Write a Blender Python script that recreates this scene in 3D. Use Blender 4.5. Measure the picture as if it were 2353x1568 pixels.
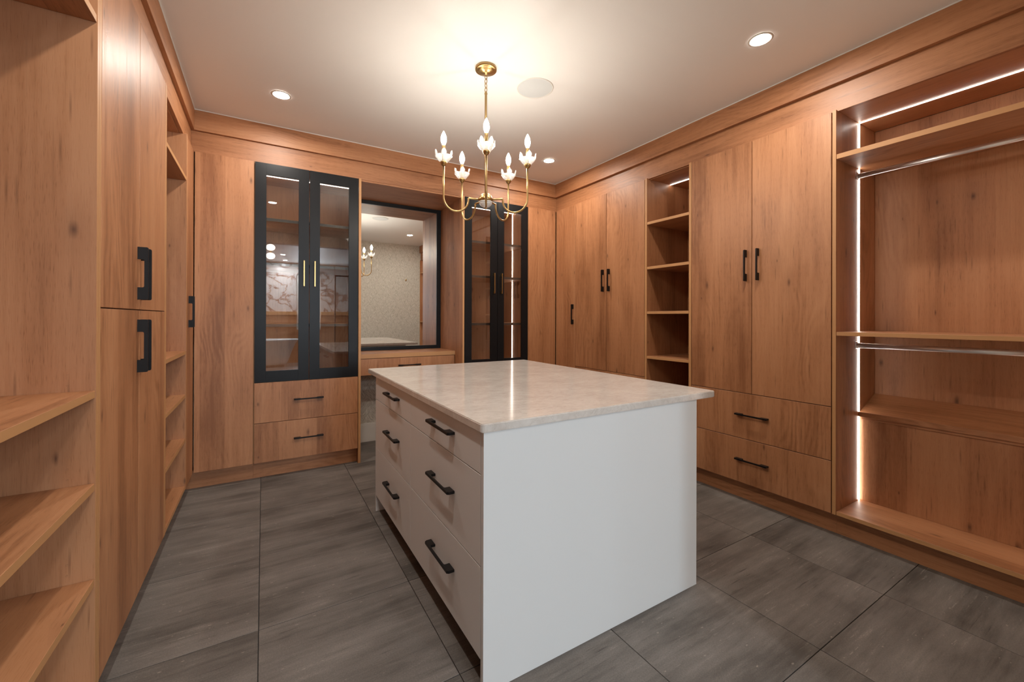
import bpy, bmesh, math, random
from mathutils import Matrix, Vector
random.seed(7)
for o in list(bpy.data.objects):
    bpy.data.objects.remove(o)
scene = bpy.context.scene
COL = scene.collection
PI = math.pi

# ------------------------------------------------------------------ camera
W, H = 2353.0, 1568.0
F_PX, YAW, PITCH, ROLL, CY = 951.76, math.radians(30.988), math.radians(0.1143), math.radians(0.1617), 728.93
cam_d = bpy.data.cameras.new('camera')
cam = bpy.data.objects.new('camera', cam_d)
COL.objects.link(cam)
cam_d.sensor_fit = 'HORIZONTAL'
cam_d.sensor_width = 36.0
cam_d.lens = 36.0 * F_PX / W
cam_d.shift_y = -(H / 2 - CY) / W
cam_d.clip_start = 0.02
fwd = Vector((math.sin(YAW), math.cos(YAW), 0)); rgt = Vector((math.cos(YAW), -math.sin(YAW), 0)); up = Vector((0, 0, 1))
fwd, up = fwd * math.cos(PITCH) + up * math.sin(PITCH), up * math.cos(PITCH) - fwd * math.sin(PITCH)
rgt, up = rgt * math.cos(ROLL) + up * math.sin(ROLL), up * math.cos(ROLL) - rgt * math.sin(ROLL)
cam.matrix_world = Matrix(((rgt.x, up.x, -fwd.x, 0.0), (rgt.y, up.y, -fwd.y, 0.0), (rgt.z, up.z, -fwd.z, 1.27), (0, 0, 0, 1)))
scene.camera = cam

# ------------------------------------------------------------------ world, daylight, exposure
world = bpy.data.worlds.new('world'); scene.world = world
world.use_nodes = True
bg = world.node_tree.nodes['Background']
bg.inputs['Color'].default_value = (0.62, 0.78, 1.0, 1); bg.inputs['Strength'].default_value = 1.0
vs = scene.view_settings
vs.view_transform = 'Standard'; vs.look = 'None'; vs.gamma = 1.0; vs.use_curve_mapping = False
vs.exposure = 0.68
# daylight entering through the bathroom window behind the camera
al = bpy.data.lights.new('window_daylight', 'AREA'); al.shape = 'RECTANGLE'; al.size = 0.62; al.size_y = 1.5
al.energy = 85; al.color = (0.74, 0.88, 1.0)
alo = bpy.data.objects.new('window_daylight', al); COL.objects.link(alo)
alo.location = (1.11, -5.70, 1.70); alo.rotation_euler = (math.radians(90), 0, 0)
alo.rotation_euler = (Vector((0.0, 1.0, -0.06))).to_track_quat('-Z', 'Y').to_euler()

K_DOWN, K_BULB, K_LED, K_BATH = 400.0, 165.0, 12.0, 600.0      # radiance of downlight lenses, candle bulbs, led strips, added bathroom fill

# ------------------------------------------------------------------ materials
def new_mat(name):
    m = bpy.data.materials.new(name); m.use_nodes = True
    nt = m.node_tree
    for n in list(nt.nodes): nt.nodes.remove(n)
    out = nt.nodes.new('ShaderNodeOutputMaterial')
    return m, nt, out
def nd(nt, typ, **kw):
    n = nt.nodes.new(typ)
    for k, v in kw.items():
        if k.startswith('i_'):
            n.inputs[k[2:].replace('_', ' ')].default_value = v
        else: setattr(n, k, v)
    return n
def mth(nt, op, a, b=None, c=None, clamp=False):
    n = nt.nodes.new('ShaderNodeMath'); n.operation = op; n.use_clamp = clamp
    for i, v in enumerate((a, b, c)):
        if v is None: continue
        if isinstance(v, (int, float)): n.inputs[i].default_value = v
        else: nt.links.new(v, n.inputs[i])
    return n.outputs[0]
def comb(nt, x, y, z):
    n = nt.nodes.new('ShaderNodeCombineXYZ')
    for i, v in enumerate((x, y, z)):
        if isinstance(v, (int, float)): n.inputs[i].default_value = v
        else: nt.links.new(v, n.inputs[i])
    return n.outputs[0]
def noise(nt, vec, scale, detail=2.0, rough=0.5, dist=0.0):
    n = nd(nt, 'ShaderNodeTexNoise'); n.inputs['Scale'].default_value = scale
    n.inputs['Detail'].default_value = detail; n.inputs['Roughness'].default_value = rough; n.inputs['Distortion'].default_value = dist
    nt.links.new(vec, n.inputs['Vector'])
    return n.outputs['Fac']
def ramp(nt, fac, stops):
    n = nt.nodes.new('ShaderNodeValToRGB'); nt.links.new(fac, n.inputs[0])
    el = n.color_ramp.elements
    while len(el) < len(stops): el.new(0.5)
    for e, (p, c) in zip(el, stops): e.position = p; e.color = c if len(c) == 4 else (*c, 1)
    return n.outputs[0]
def mix(nt, fac, a, b, blend='MIX'):
    n = nt.nodes.new('ShaderNodeMix'); n.data_type = 'RGBA'; n.blend_type = blend
    for s, v in ((n.inputs[0], fac), (n.inputs[6], a), (n.inputs[7], b)):
        if isinstance(v, (int, float)): s.default_value = v
        elif isinstance(v, tuple): s.default_value = v if len(v) == 4 else (*v, 1)
        else: nt.links.new(v, s)
    return n.outputs[2]
def principled(nt, out, col, rough, metal=0.0, spec=0.5, bump=None, bstr=0.1, bdist=0.001):
    p = nt.nodes.new('ShaderNodeBsdfPrincipled')
    for k, v in (('Base Color', col), ('Roughness', rough)):
        if isinstance(v, (int, float)): p.inputs[k].default_value = v
        elif isinstance(v, tuple): p.inputs[k].default_value = (*v, 1)
        else: nt.links.new(v, p.inputs[k])
    p.inputs['Metallic'].default_value = metal
    p.inputs['Specular IOR Level'].default_value = spec
    if bump is not None:
        b = nt.nodes.new('ShaderNodeBump'); b.inputs['Strength'].default_value = bstr; b.inputs['Distance'].default_value = bdist
        nt.links.new(bump, b.inputs['Height']); nt.links.new(b.outputs[0], p.inputs['Normal'])
    nt.links.new(p.outputs[0], out.inputs['Surface'])
    return p
def simple(name, col, rough, metal=0.0, spec=0.5):
    m, nt, out = new_mat(name); principled(nt, out, col, rough, metal, spec); return m
def emit(name, col, k):
    m, nt, out = new_mat(name)
    e = nt.nodes.new('ShaderNodeEmission'); e.inputs[0].default_value = (*col, 1); e.inputs[1].default_value = k
    nt.links.new(e.outputs[0], out.inputs[0]); return m

WOOD_A, WOOD_B, WOOD_C = (0.250, 0.098, 0.038), (0.405, 0.177, 0.077), (0.490, 0.235, 0.112)
def make_wood(name, axis):
    """oak-look laminate, grain along axis 0/1/2 of object space, each object with its own offset"""
    m, nt, out = new_mat(name)
    tc = nt.nodes.new('ShaderNodeTexCoord'); oi = nt.nodes.new('ShaderNodeObjectInfo')
    sp = nt.nodes.new('ShaderNodeSeparateXYZ'); nt.links.new(tc.outputs['Object'], sp.inputs[0])
    ax = [sp.outputs[i] for i in range(3)]
    g = ax[axis]; o1, o2 = [ax[i] for i in range(3) if i != axis]
    r = mth(nt, 'MULTIPLY', oi.outputs['Random'], 53.0)
    u = mth(nt, 'ADD', mth(nt, 'ADD', o1, o2), r)
    g = mth(nt, 'ADD', g, mth(nt, 'MULTIPLY', r, 1.7))
    broad = noise(nt, comb(nt, u, mth(nt, 'MULTIPLY', g, 0.16), 0.0), 7.0, 2.0, 0.5)
    streak = noise(nt, comb(nt, u, mth(nt, 'MULTIPLY', g, 0.035), 1.3), 62.0, 4.0, 0.62)
    pore = noise(nt, comb(nt, u, mth(nt, 'MULTIPLY', g, 0.05), 4.1), 420.0, 2.0, 0.6)
    # cathedral figure
    warp = noise(nt, comb(nt, u, mth(nt, 'MULTIPLY', g, 0.3), 7.7), 4.0, 2.0, 0.5)
    cath = mth(nt, 'SINE', mth(nt, 'MULTIPLY', mth(nt, 'ADD', mth(nt, 'MULTIPLY', u, 1.0), mth(nt, 'MULTIPLY', warp, 0.55)), 150.0))
    cmask = noise(nt, comb(nt, u, mth(nt, 'MULTIPLY', g, 0.25), 2.2), 3.1, 1.0)
    cmask = mth(nt, 'MULTIPLY', mth(nt, 'SUBTRACT', cmask, 0.45, clamp=True), 0.9)
    # board bands
    wob = noise(nt, comb(nt, u, 0.0, 9.0), 2.3, 0.0)
    bidx = mth(nt, 'FLOOR', mth(nt, 'ADD', mth(nt, 'MULTIPLY', u, 4.6), mth(nt, 'MULTIPLY', wob, 2.2)))
    wn = nt.nodes.new('ShaderNodeTexWhiteNoise'); wn.noise_dimensions = '1D'; nt.links.new(bidx, wn.inputs['W'])
    board = wn.outputs['Value']
    v = mth(nt, 'ADD', mth(nt, 'MULTIPLY', broad, 0.55), mth(nt, 'MULTIPLY', streak, 0.40))
    v = mth(nt, 'ADD', v, mth(nt, 'MULTIPLY', board, 0.17))
    v = mth(nt, 'ADD', v, mth(nt, 'MULTIPLY', cath, mth(nt, 'MULTIPLY', cmask, 0.30)))
    v = mth(nt, 'SUBTRACT', v, mth(nt, 'MULTIPLY', mth(nt, 'SUBTRACT', 0.46, pore, clamp=True), 0.9))
    col = ramp(nt, v, [(0.34, WOOD_A), (0.54, WOOD_B), (0.76, WOOD_C)])
    # knots and short dark flecks, drawn out along the grain
    vo = nt.nodes.new('ShaderNodeTexVoronoi'); vo.voronoi_dimensions = '2D'; vo.inputs['Scale'].default_value = 1.0; vo.inputs['Randomness'].default_value = 1.0
    wv = mth(nt, 'MULTIPLY', mth(nt, 'SUBTRACT', streak, 0.5), 0.12)
    nt.links.new(comb(nt, mth(nt, 'ADD', mth(nt, 'MULTIPLY', u, 5.2), wv), mth(nt, 'MULTIPLY', g, 1.9), 0.0), vo.inputs['Vector'])
    vc = nt.nodes.new('ShaderNodeSeparateColor'); nt.links.new(vo.outputs['Color'], vc.inputs[0])
    rad = mth(nt, 'MULTIPLY', mth(nt, 'ADD', vc.outputs[0], 0.25), 0.060)
    kn = mth(nt, 'SUBTRACT', 1.0, mth(nt, 'DIVIDE', vo.outputs['Distance'], rad), clamp=True)
    kn = mth(nt, 'MULTIPLY', mth(nt, 'MULTIPLY', kn, mth(nt, 'GREATER_THAN', vc.outputs[1], 0.55)), 0.85)
    halo = mth(nt, 'SUBTRACT', 1.0, mth(nt, 'DIVIDE', vo.outputs['Distance'], 0.24), clamp=True)
    halo = mth(nt, 'MULTIPLY', mth(nt, 'MULTIPLY', halo, streak), mth(nt, 'MULTIPLY', mth(nt, 'GREATER_THAN', vc.outputs[1], 0.55), 0.50))
    col = mix(nt, halo, col, (0.215, 0.085, 0.034))
    col = mix(nt, kn, col, (0.085, 0.032, 0.014))
    vf = nt.nodes.new('ShaderNodeTexVoronoi'); vf.voronoi_dimensions = '2D'; vf.inputs['Scale'].default_value = 1.0
    nt.links.new(comb(nt, mth(nt, 'MULTIPLY', u, 46.0), mth(nt, 'MULTIPLY', g, 3.4), 3.0), vf.inputs['Vector'])
    fc = nt.nodes.new('ShaderNodeSeparateColor'); nt.links.new(vf.outputs['Color'], fc.inputs[0])
    fk = mth(nt, 'SUBTRACT', 1.0, mth(nt, 'DIVIDE', vf.outputs['Distance'], 0.20), clamp=True)
    fk = mth(nt, 'MULTIPLY', fk, mth(nt, 'MULTIPLY', mth(nt, 'GREATER_THAN', fc.outputs[0], 0.80), 0.55))
    col = mix(nt, fk, col, (0.13, 0.048, 0.018))
    dkl = mth(nt, 'MULTIPLY', mth(nt, 'SUBTRACT', 0.44, noise(nt, comb(nt, u, mth(nt, 'MULTIPLY', g, 0.022), 6.0), 150.0, 3.0, 0.6), clamp=True), 2.2, clamp=True)
    col = mix(nt, mth(nt, 'MULTIPLY', dkl, 0.55), col, (0.17, 0.062, 0.022))
    rg = mth(nt, 'ADD', 0.38, mth(nt, 'MULTIPLY', streak, 0.16))
    principled(nt, out, col, rg, 0.0, 0.5, pore, 0.12, 0.0012)
    return m

WX, WY, WZ = (make_wood('oak_laminate_' + s, i) for i, s in enumerate(('grain_x', 'grain_y', 'grain_z')))
EDGE = simple('oak_edge_band', (0.50, 0.255, 0.105), 0.5)
BLACK = simple('black_metal', (0.008, 0.008, 0.009), 0.36, 0.0, 0.22)
HBLACK = simple('matte_black_handle', (0.008, 0.007, 0.007), 0.40, 0.0, 0.25)
DGREY = simple('dark_grey_edge', (0.035, 0.037, 0.040), 0.4)
CHROME = simple('chrome', (0.86, 0.87, 0.89), 0.33, 1.0)
WHITE = simple('white_painted_panel', (0.72, 0.725, 0.72), 0.42)
TRIMW = simple('white_trim_paint', (0.74, 0.72, 0.67), 0.45)
GREY_GRILLE = simple('speaker_grille', (0.62, 0.64, 0.64), 0.7)
DARKHOLE = simple('dark_peg_hole', (0.02, 0.01, 0.006), 0.8)
GROUT = simple('dark_grout', (0.030, 0.028, 0.027), 0.85)
LED = emit('led_strip_light', (1.0, 0.95, 0.87), K_LED)
COOL = emit('bathroom_fill_lens', (0.86, 0.94, 1.0), K_BATH)  # added cool fill that lifts the bathroom's ambient light
COOLFAR = emit('tub_fill_lens', (0.92, 0.96, 1.0), 2200.0)  # stronger added fill, brightens the tub and marble in the glass reflections
LENS = emit('downlight_lens', (1.0, 0.93, 0.84), K_DOWN)
BULB = emit('candle_bulb', (1.0, 0.92, 0.80), K_BULB)
GLOBE = emit('opal_globe', (1.0, 0.88, 0.72), 9.0)

def make_brass():
    m, nt, out = new_mat('satin_brass')
    tc = nt.nodes.new('ShaderNodeTexCoord')
    n = noise(nt, tc.outputs['Object'], 300.0, 2.0)
    col = mix(nt, n, (0.40, 0.262, 0.105), (0.52, 0.355, 0.160))
    principled(nt, out, col, 0.33, 1.0); return m
BRASS = make_brass()

def make_ceiling():
    m, nt, out = new_mat('ceiling_paint')
    tc = nt.nodes.new('ShaderNodeTexCoord')
    n = noise(nt, tc.outputs['Object'], 120.0, 3.0)
    principled(nt, out, (0.85, 0.835, 0.81), 0.5, 0.0, 0.4, n, 0.05, 0.001); return m
CEIL = make_ceiling()

def make_wallpaper():
    m, nt, out = new_mat('woven_diamond_wallpaper')
    tc = nt.nodes.new('ShaderNodeTexCoord'); sp = nt.nodes.new('ShaderNodeSeparateXYZ'); nt.links.new(tc.outputs['Object'], sp.inputs[0])
    u = mth(nt, 'ADD', sp.outputs[0], sp.outputs[1]); z = sp.outputs[2]
    n0 = noise(nt, tc.outputs['Object'], 9.0, 3.0)
    a = mth(nt, 'ADD', mth(nt, 'ADD', mth(nt, 'MULTIPLY', u, 7.5), mth(nt, 'MULTIPLY', z, 4.2)), mth(nt, 'MULTIPLY', n0, 0.55))
    b = mth(nt, 'ADD', mth(nt, 'SUBTRACT', mth(nt, 'MULTIPLY', u, 7.5), mth(nt, 'MULTIPLY', z, 4.2)), mth(nt, 'MULTIPLY', n0, 0.55))
    cell = mth(nt, 'PINGPONG', mth(nt, 'ADD', mth(nt, 'FLOOR', a), mth(nt, 'FLOOR', b)), 1.0)
    f1 = noise(nt, comb(nt, mth(nt, 'MULTIPLY', a, 7.0), mth(nt, 'MULTIPLY', b, 0.8), 0.0), 3.0, 3.0, 0.6)
    f2 = noise(nt, comb(nt, mth(nt, 'MULTIPLY', a, 0.8), mth(nt, 'MULTIPLY', b, 7.0), 3.0), 3.0, 3.0, 0.6)
    nm = nt.nodes.new('ShaderNodeMix'); nt.links.new(cell, nm.inputs[0]); nt.links.new(f1, nm.inputs[2]); nt.links.new(f2, nm.inputs[3])
    f = nm.outputs[0]
    ea = mth(nt, 'MINIMUM', mth(nt, 'PINGPONG', a, 0.5), mth(nt, 'PINGPONG', b, 0.5))
    f = mth(nt, 'SUBTRACT', f, mth(nt, 'MULTIPLY', mth(nt, 'SUBTRACT', 0.10, ea, clamp=True), 0.5))
    col = ramp(nt, f, [(0.36, (0.40, 0.365, 0.305)), (0.5, (0.58, 0.545, 0.475)), (0.64, (0.70, 0.67, 0.60))])
    principled(nt, out, col, 0.6, 0.0, 0.3, f, 0.25, 0.002); return m
WPAPER = make_wallpaper()

def make_tile():
    m, nt, out = new_mat('weathered_stone_tile')
    tc = nt.nodes.new('ShaderNodeTexCoord'); oi = nt.nodes.new('ShaderNodeObjectInfo')
    sp = nt.nodes.new('ShaderNodeSeparateXYZ'); nt.links.new(tc.outputs['Object'], sp.inputs[0])
    r = mth(nt, 'MULTIPLY', oi.outputs['Random'], 91.0)
    x = mth(nt, 'ADD', sp.outputs[0], r); y = mth(nt, 'ADD', sp.outputs[1], mth(nt, 'MULTIPLY', r, 0.37))
    xs = mth(nt, 'MULTIPLY', x, 0.16)
    cloud = noise(nt, comb(nt, x, y, 0.0), 3.2, 4.0, 0.55)
    band = noise(nt, comb(nt, xs, y, 2.0), 6.5, 4.0, 0.6, 0.4)
    fine = noise(nt, comb(nt, mth(nt, 'MULTIPLY', x, 0.10), y, 5.0), 34.0, 5.0, 0.65, 0.2)
    grit = noise(nt, comb(nt, x, y, 8.0), 190.0, 3.0, 0.7)
    v = mth(nt, 'ADD', mth(nt, 'MULTIPLY', cloud, 0.28), mth(nt, 'ADD', mth(nt, 'MULTIPLY', band, 0.42), mth(nt, 'MULTIPLY', fine, 0.24)))
    v = mth(nt, 'ADD', v, mth(nt, 'MULTIPLY', mth(nt, 'SUBTRACT', oi.outputs['Random'], 0.5), 0.05))
    col = ramp(nt, v, [(0.34, (0.080, 0.070, 0.062)), (0.47, (0.158, 0.140, 0.125)), (0.58, (0.215, 0.192, 0.173)), (0.70, (0.29, 0.262, 0.238))])
    # pale scuffs that follow the bands
    sc = mth(nt, 'MULTIPLY', mth(nt, 'SUBTRACT', fine, 0.60, clamp=True), mth(nt, 'SUBTRACT', cloud, 0.42, clamp=True))
    sc = mth(nt, 'MULTIPLY', mth(nt, 'MULTIPLY', sc, 26.0, clamp=True), mth(nt, 'GREATER_THAN', grit, 0.47))
    col = mix(nt, mth(nt, 'MULTIPLY', sc, 0.55), col, (0.40, 0.36, 0.31))
    # small pale fossils / chips
    vo = nt.nodes.new('ShaderNodeTexVoronoi'); vo.voronoi_dimensions = '2D'; vo.inputs['Scale'].default_value = 1.0
    nt.links.new(comb(nt, mth(nt, 'MULTIPLY', x, 16.0), mth(nt, 'MULTIPLY', y, 34.0), 0.0), vo.inputs['Vector'])
    vc = nt.nodes.new('ShaderNodeSeparateColor'); nt.links.new(vo.outputs['Color'], vc.inputs[0])
    ch = mth(nt, 'MULTIPLY', mth(nt, 'LESS_THAN', vo.outputs['Distance'], mth(nt, 'MULTIPLY', vc.outputs[2], 0.11)), mth(nt, 'GREATER_THAN', vc.outputs[0], 0.86))
    col = mix(nt, mth(nt, 'MULTIPLY', ch, 0.38), col, (0.42, 0.37, 0.31))
    dk = mth(nt, 'MULTIPLY', mth(nt, 'SUBTRACT', 0.36, fine, clamp=True), 3.0, clamp=True)
    col = mix(nt, mth(nt, 'MULTIPLY', dk, 0.9), col, (0.035, 0.030, 0.027))
    col = mix(nt, 0.5, col, ramp(nt, grit, [(0.3, (0.62, 0.62, 0.62)), (0.5, (1, 1, 1)), (0.72, (1.5, 1.48, 1.42))]), 'MULTIPLY')
    l1 = noise(nt, comb(nt, mth(nt, 'MULTIPLY', x, 0.055), y, 11.0), 95.0, 3.0, 0.7, 0.3)
    msk = noise(nt, comb(nt, mth(nt, 'MULTIPLY', x, 0.5), y, 14.0), 5.5, 2.0, 0.5)
    brk = noise(nt, comb(nt, x, y, 17.0), 38.0, 2.0, 0.6)
    lt = mth(nt, 'MULTIPLY', mth(nt, 'MULTIPLY', mth(nt, 'SUBTRACT', l1, 0.60, clamp=True), 9.0, clamp=True), mth(nt, 'MULTIPLY', mth(nt, 'SUBTRACT', msk, 0.46, clamp=True), 6.0, clamp=True))
    lt = mth(nt, 'MULTIPLY', lt, mth(nt, 'GREATER_THAN', brk, 0.46))
    col = mix(nt, mth(nt, 'MULTIPLY', lt, 0.6), col, (0.42, 0.38, 0.33))
    dt = mth(nt, 'MULTIPLY', mth(nt, 'MULTIPLY', mth(nt, 'SUBTRACT', 0.41, l1, clamp=True), 9.0, clamp=True), mth(nt, 'MULTIPLY', mth(nt, 'SUBTRACT', 0.52, msk, clamp=True), 6.0, clamp=True))
    col = mix(nt, mth(nt, 'MULTIPLY', dt, 0.7), col, (0.045, 0.038, 0.034))
    rg = mth(nt, 'ADD', 0.40, mth(nt, 'MULTIPLY', grit, 0.20))
    principled(nt, out, col, rg, 0.0, 0.3, grit, 0.16, 0.0015); return m
TILE = make_tile()

def make_quartz():
    m, nt, out = new_mat('beige_quartz')
    tc = nt.nodes.new('ShaderNodeTexCoord'); mp = nt.nodes.new('ShaderNodeMapping')
    nt.links.new(tc.outputs['Object'], mp.inputs[0]); mp.inputs['Scale'].default_value = (1, 1.5, 1)
    c1 = noise(nt, mp.outputs[0], 5.0, 5.0, 0.62, 0.3); c2 = noise(nt, mp.outputs[0], 26.0, 5.0, 0.66, 0.5)
    v = mth(nt, 'ADD', mth(nt, 'MULTIPLY', c1, 0.55), mth(nt, 'MULTIPLY', c2, 0.45))
    col = ramp(nt, v, [(0.34, (0.56, 0.50, 0.45)), (0.5, (0.65, 0.595, 0.545)), (0.66, (0.72, 0.67, 0.62))])
    vn = mth(nt, 'ABSOLUTE', mth(nt, 'SUBTRACT', noise(nt, mp.outputs[0], 7.0, 6.0, 0.7, 1.0), 0.5))
    vn = mth(nt, 'MULTIPLY', mth(nt, 'SUBTRACT', 0.012, vn, clamp=True), 45.0, clamp=True)
    col = mix(nt, mth(nt, 'MULTIPLY', vn, 0.5), col, (0.36, 0.29, 0.23))
    principled(nt, out, col, 0.115, 0.0, 0.5); return m
QUARTZ = make_quartz()

def make_marble():
    m, nt, out = new_mat('veined_marble')
    tc = nt.nodes.new('ShaderNodeTexCoord')
    w = noise(nt, tc.outputs['Object'], 1.1, 6.0, 0.6, 1.6)
    vn = mth(nt, 'MULTIPLY', mth(nt, 'SUBTRACT', 0.035, mth(nt, 'ABSOLUTE', mth(nt, 'SUBTRACT', w, 0.5)), clamp=True), 26.0, clamp=True)
    col = mix(nt, vn, (0.70, 0.64, 0.60), (0.24, 0.095, 0.05))
    principled(nt, out, col, 0.12); return m
MARBLE = make_marble()

def make_glass(name, tint, ior=1.6):
    m, nt, out = new_mat(name)
    fr = nt.nodes.new('ShaderNodeFresnel'); fr.inputs[0].default_value = ior
    ge = nt.nodes.new('ShaderNodeNewGeometry')
    fac = mth(nt, 'MULTIPLY', fr.outputs[0], mth(nt, 'SUBTRACT', 1.0, ge.outputs['Backfacing']))
    t = nt.nodes.new('ShaderNodeBsdfTransparent'); t.inputs[0].default_value = (*tint, 1)
    g = nt.nodes.new('ShaderNodeBsdfGlossy'); g.inputs['Roughness'].default_value = 0.0
    mx = nt.nodes.new('ShaderNodeMixShader')
    nt.links.new(fac, mx.inputs[0]); nt.links.new(t.outputs[0], mx.inputs[1]); nt.links.new(g.outputs[0], mx.inputs[2])
    nt.links.new(mx.outputs[0], out.inputs[0]); return m
PANE = make_glass('smoked_cabinet_glass', (0.91, 0.90, 0.88), 2.35)
CLEAR = make_glass('clear_glass', (0.97, 0.98, 0.98), 1.5)

def make_petal(name, tlf):
    m, nt, out = new_mat(name)
    tr = nt.nodes.new('ShaderNodeBsdfTransparent'); tr.inputs[0].default_value = (0.95, 0.95, 0.95, 1)
    tl = nt.nodes.new('ShaderNodeBsdfTranslucent'); tl.inputs[0].default_value = (0.9, 0.9, 0.9, 1)
    gl = nt.nodes.new('ShaderNodeBsdfGlossy'); gl.inputs['Roughness'].default_value = 0.08
    m1 = nt.nodes.new('ShaderNodeMixShader'); m1.inputs[0].default_value = tlf
    nt.links.new(tr.outputs[0], m1.inputs[1]); nt.links.new(tl.outputs[0], m1.inputs[2])
    lw = nt.nodes.new('ShaderNodeLayerWeight'); lw.inputs[0].default_value = 0.35
    m2 = nt.nodes.new('ShaderNodeMixShader'); nt.links.new(mth(nt, 'MULTIPLY', lw.outputs['Facing'], 0.6), m2.inputs[0])
    nt.links.new(m1.outputs[0], m2.inputs[1]); nt.links.new(gl.outputs[0], m2.inputs[2])
    nt.links.new(m2.outputs[0], out.inputs[0]); return m
PETAL = make_petal('moulded_glass', 0.15)
BOWL = make_petal('ribbed_bowl_glass', 0.16)
RIBGLASS = simple('pressed_ribbed_glass', (0.72, 0.70, 0.67), 0.12, 0.0, 0.8)
MIRROR = simple('silvered_mirror', (0.86, 0.88, 0.87), 0.0, 1.0)

# ------------------------------------------------------------------ mesh helpers
class MB:
    """collects shapes (world coordinates) into one mesh object"""
    def __init__(self): self.bm = bmesh.new()
    def box(self, x0, x1, y0, y1, z0, z1, bev=0.0008, edge=None):
        """edge: direction whose face takes material slot 1"""
        b = bmesh.new()
        r = bmesh.ops.create_cube(b, size=1.0)
        for v in b.verts:
            v.co = Vector((x0 + (v.co.x + .5) * (x1 - x0), y0 + (v.co.y + .5) * (y1 - y0), z0 + (v.co.z + .5) * (z1 - z0)))
        if edge is not None:
            d = Vector(edge)
            b.normal_update()
            for f in b.faces:
                if f.normal.dot(d) > 0.9: f.material_index = 1
        if bev: bmesh.ops.bevel(b, geom=list(b.edges), offset=bev, segments=1, affect='EDGES')
        self._merge(b); return self
    def _merge(self, b):
        me = bpy.data.meshes.new('tmp'); b.to_mesh(me); b.free(); self.bm.from_mesh(me); bpy.data.meshes.remove(me)
    def lathe(self, prof, c, seg=32, axis='z'):
        """prof: list of (r, h)"""
        b = bmesh.new(); rings = []
        for r, h in prof:
            if r < 1e-6: rings.append([b.verts.new((0, 0, h))])
            else: rings.append([b.verts.new((r * math.cos(2 * PI * i / seg), r * math.sin(2 * PI * i / seg), h)) for i in range(seg)])
        for a, d in zip(rings, rings[1:]):
            for i in range(seg):
                j = (i + 1) % seg
                if len(a) == 1 and len(d) == 1: continue
                if len(a) == 1: b.faces.new((a[0], d[j], d[i]))
                elif len(d) == 1: b.faces.new((a[i], a[j], d[0]))
                else: b.faces.new((a[i], a[j], d[j], d[i]))
        bmesh.ops.recalc_face_normals(b, faces=b.faces)
        for f in b.faces: f.smooth = True
        if axis == 'y': bmesh.ops.rotate(b, verts=b.verts, cent=(0, 0, 0), matrix=Matrix.Rotation(-PI / 2, 3, 'X'))
        if axis == 'x': bmesh.ops.rotate(b, verts=b.verts, cent=(0, 0, 0), matrix=Matrix.Rotation(PI / 2, 3, 'Y'))
        bmesh.ops.translate(b, verts=b.verts, vec=c)
        self._merge(b); return self
    def tube(self, pts, rad, seg=12, caps=True):
        pts = [Vector(p) for p in pts]; b = bmesh.new(); rings = []
        prev = None
        for i, p in enumerate(pts):
            t = (pts[min(i + 1, len(pts) - 1)] - pts[max(i - 1, 0)]).normalized()
            n = prev - t * prev.dot(t) if prev is not None else t.orthogonal()
            n.normalize(); prev = n; q = t.cross(n)
            rr = rad[i] if isinstance(rad, (list, tuple)) else rad
            rings.append([b.verts.new(p + n * rr * math.cos(2 * PI * k / seg) + q * rr * math.sin(2 * PI * k / seg)) for k in range(seg)])
        for a, d in zip(rings, rings[1:]):
            for k in range(seg):
                f = b.faces.new((a[k], a[(k + 1) % seg], d[(k + 1) % seg], d[k])); f.smooth = True
        if caps: b.faces.new(rings[0][::-1]); b.faces.new(rings[-1])
        bmesh.ops.recalc_face_normals(b, faces=b.faces)
        self._merge(b); return self
    def prism(self, poly, z0, z1, bev=0.0):
        b = bmesh.new()
        lo = [b.verts.new((x, y, z0)) for x, y in poly]
        f = b.faces.new(lo)
        r = bmesh.ops.extrude_face_region(b, geom=[f])
        bmesh.ops.translate(b, verts=[v for v in r['geom'] if isinstance(v, bmesh.types.BMVert)], vec=(0, 0, z1 - z0))
        bmesh.ops.recalc_face_normals(b, faces=b.faces)
        if bev:
            ed = [e for e in b.edges if abs(e.verts[0].co.z - e.verts[1].co.z) < 1e-6]
            bmesh.ops.bevel(b, geom=ed, offset=bev, segments=2, affect='EDGES')
        self._merge(b); return self
    def build(self, name, mats, parent=None, loc=(0, 0, 0)):
        """vertices are world coordinates; stored relative to the parent root (or loc)"""
        base = root_loc(parent) if parent is not None else Vector(loc)
        bmesh.ops.translate(self.bm, verts=self.bm.verts, vec=-base)
        me = bpy.data.meshes.new(name); self.bm.to_mesh(me); self.bm.free()
        for m in (mats if isinstance(mats, (list, tuple)) else [mats]): me.materials.append(m)
        o = bpy.data.objects.new(name, me); COL.objects.link(o)
        if parent is not None: o.parent = parent
        else: o.location = base
        return o
def root_loc(o):
    p = Vector((0, 0, 0))
    while o is not None: p += o.location; o = o.parent
    return p
def thing(name, label, cat, loc, group=None):
    o = bpy.data.objects.new(name, None); COL.objects.link(o); o.location = loc
    o.empty_display_size = 0.1
    o['label'] = label; o['category'] = cat
    if group: o['group'] = group
    return o
def tag(o, label, cat, group=None):
    o['label'] = label; o['category'] = cat
    if group: o['group'] = group
    return o
def struct(o): o['kind'] = 'structure'; return o
def bx(name, mats, parent, x0, x1, y0, y1, z0, z1, bev=0.0008, edge=None, label=None):
    o = MB().box(x0, x1, y0, y1, z0, z1, bev, edge).build(name, mats, parent)
    if label: o['label'] = label
    return o
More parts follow.
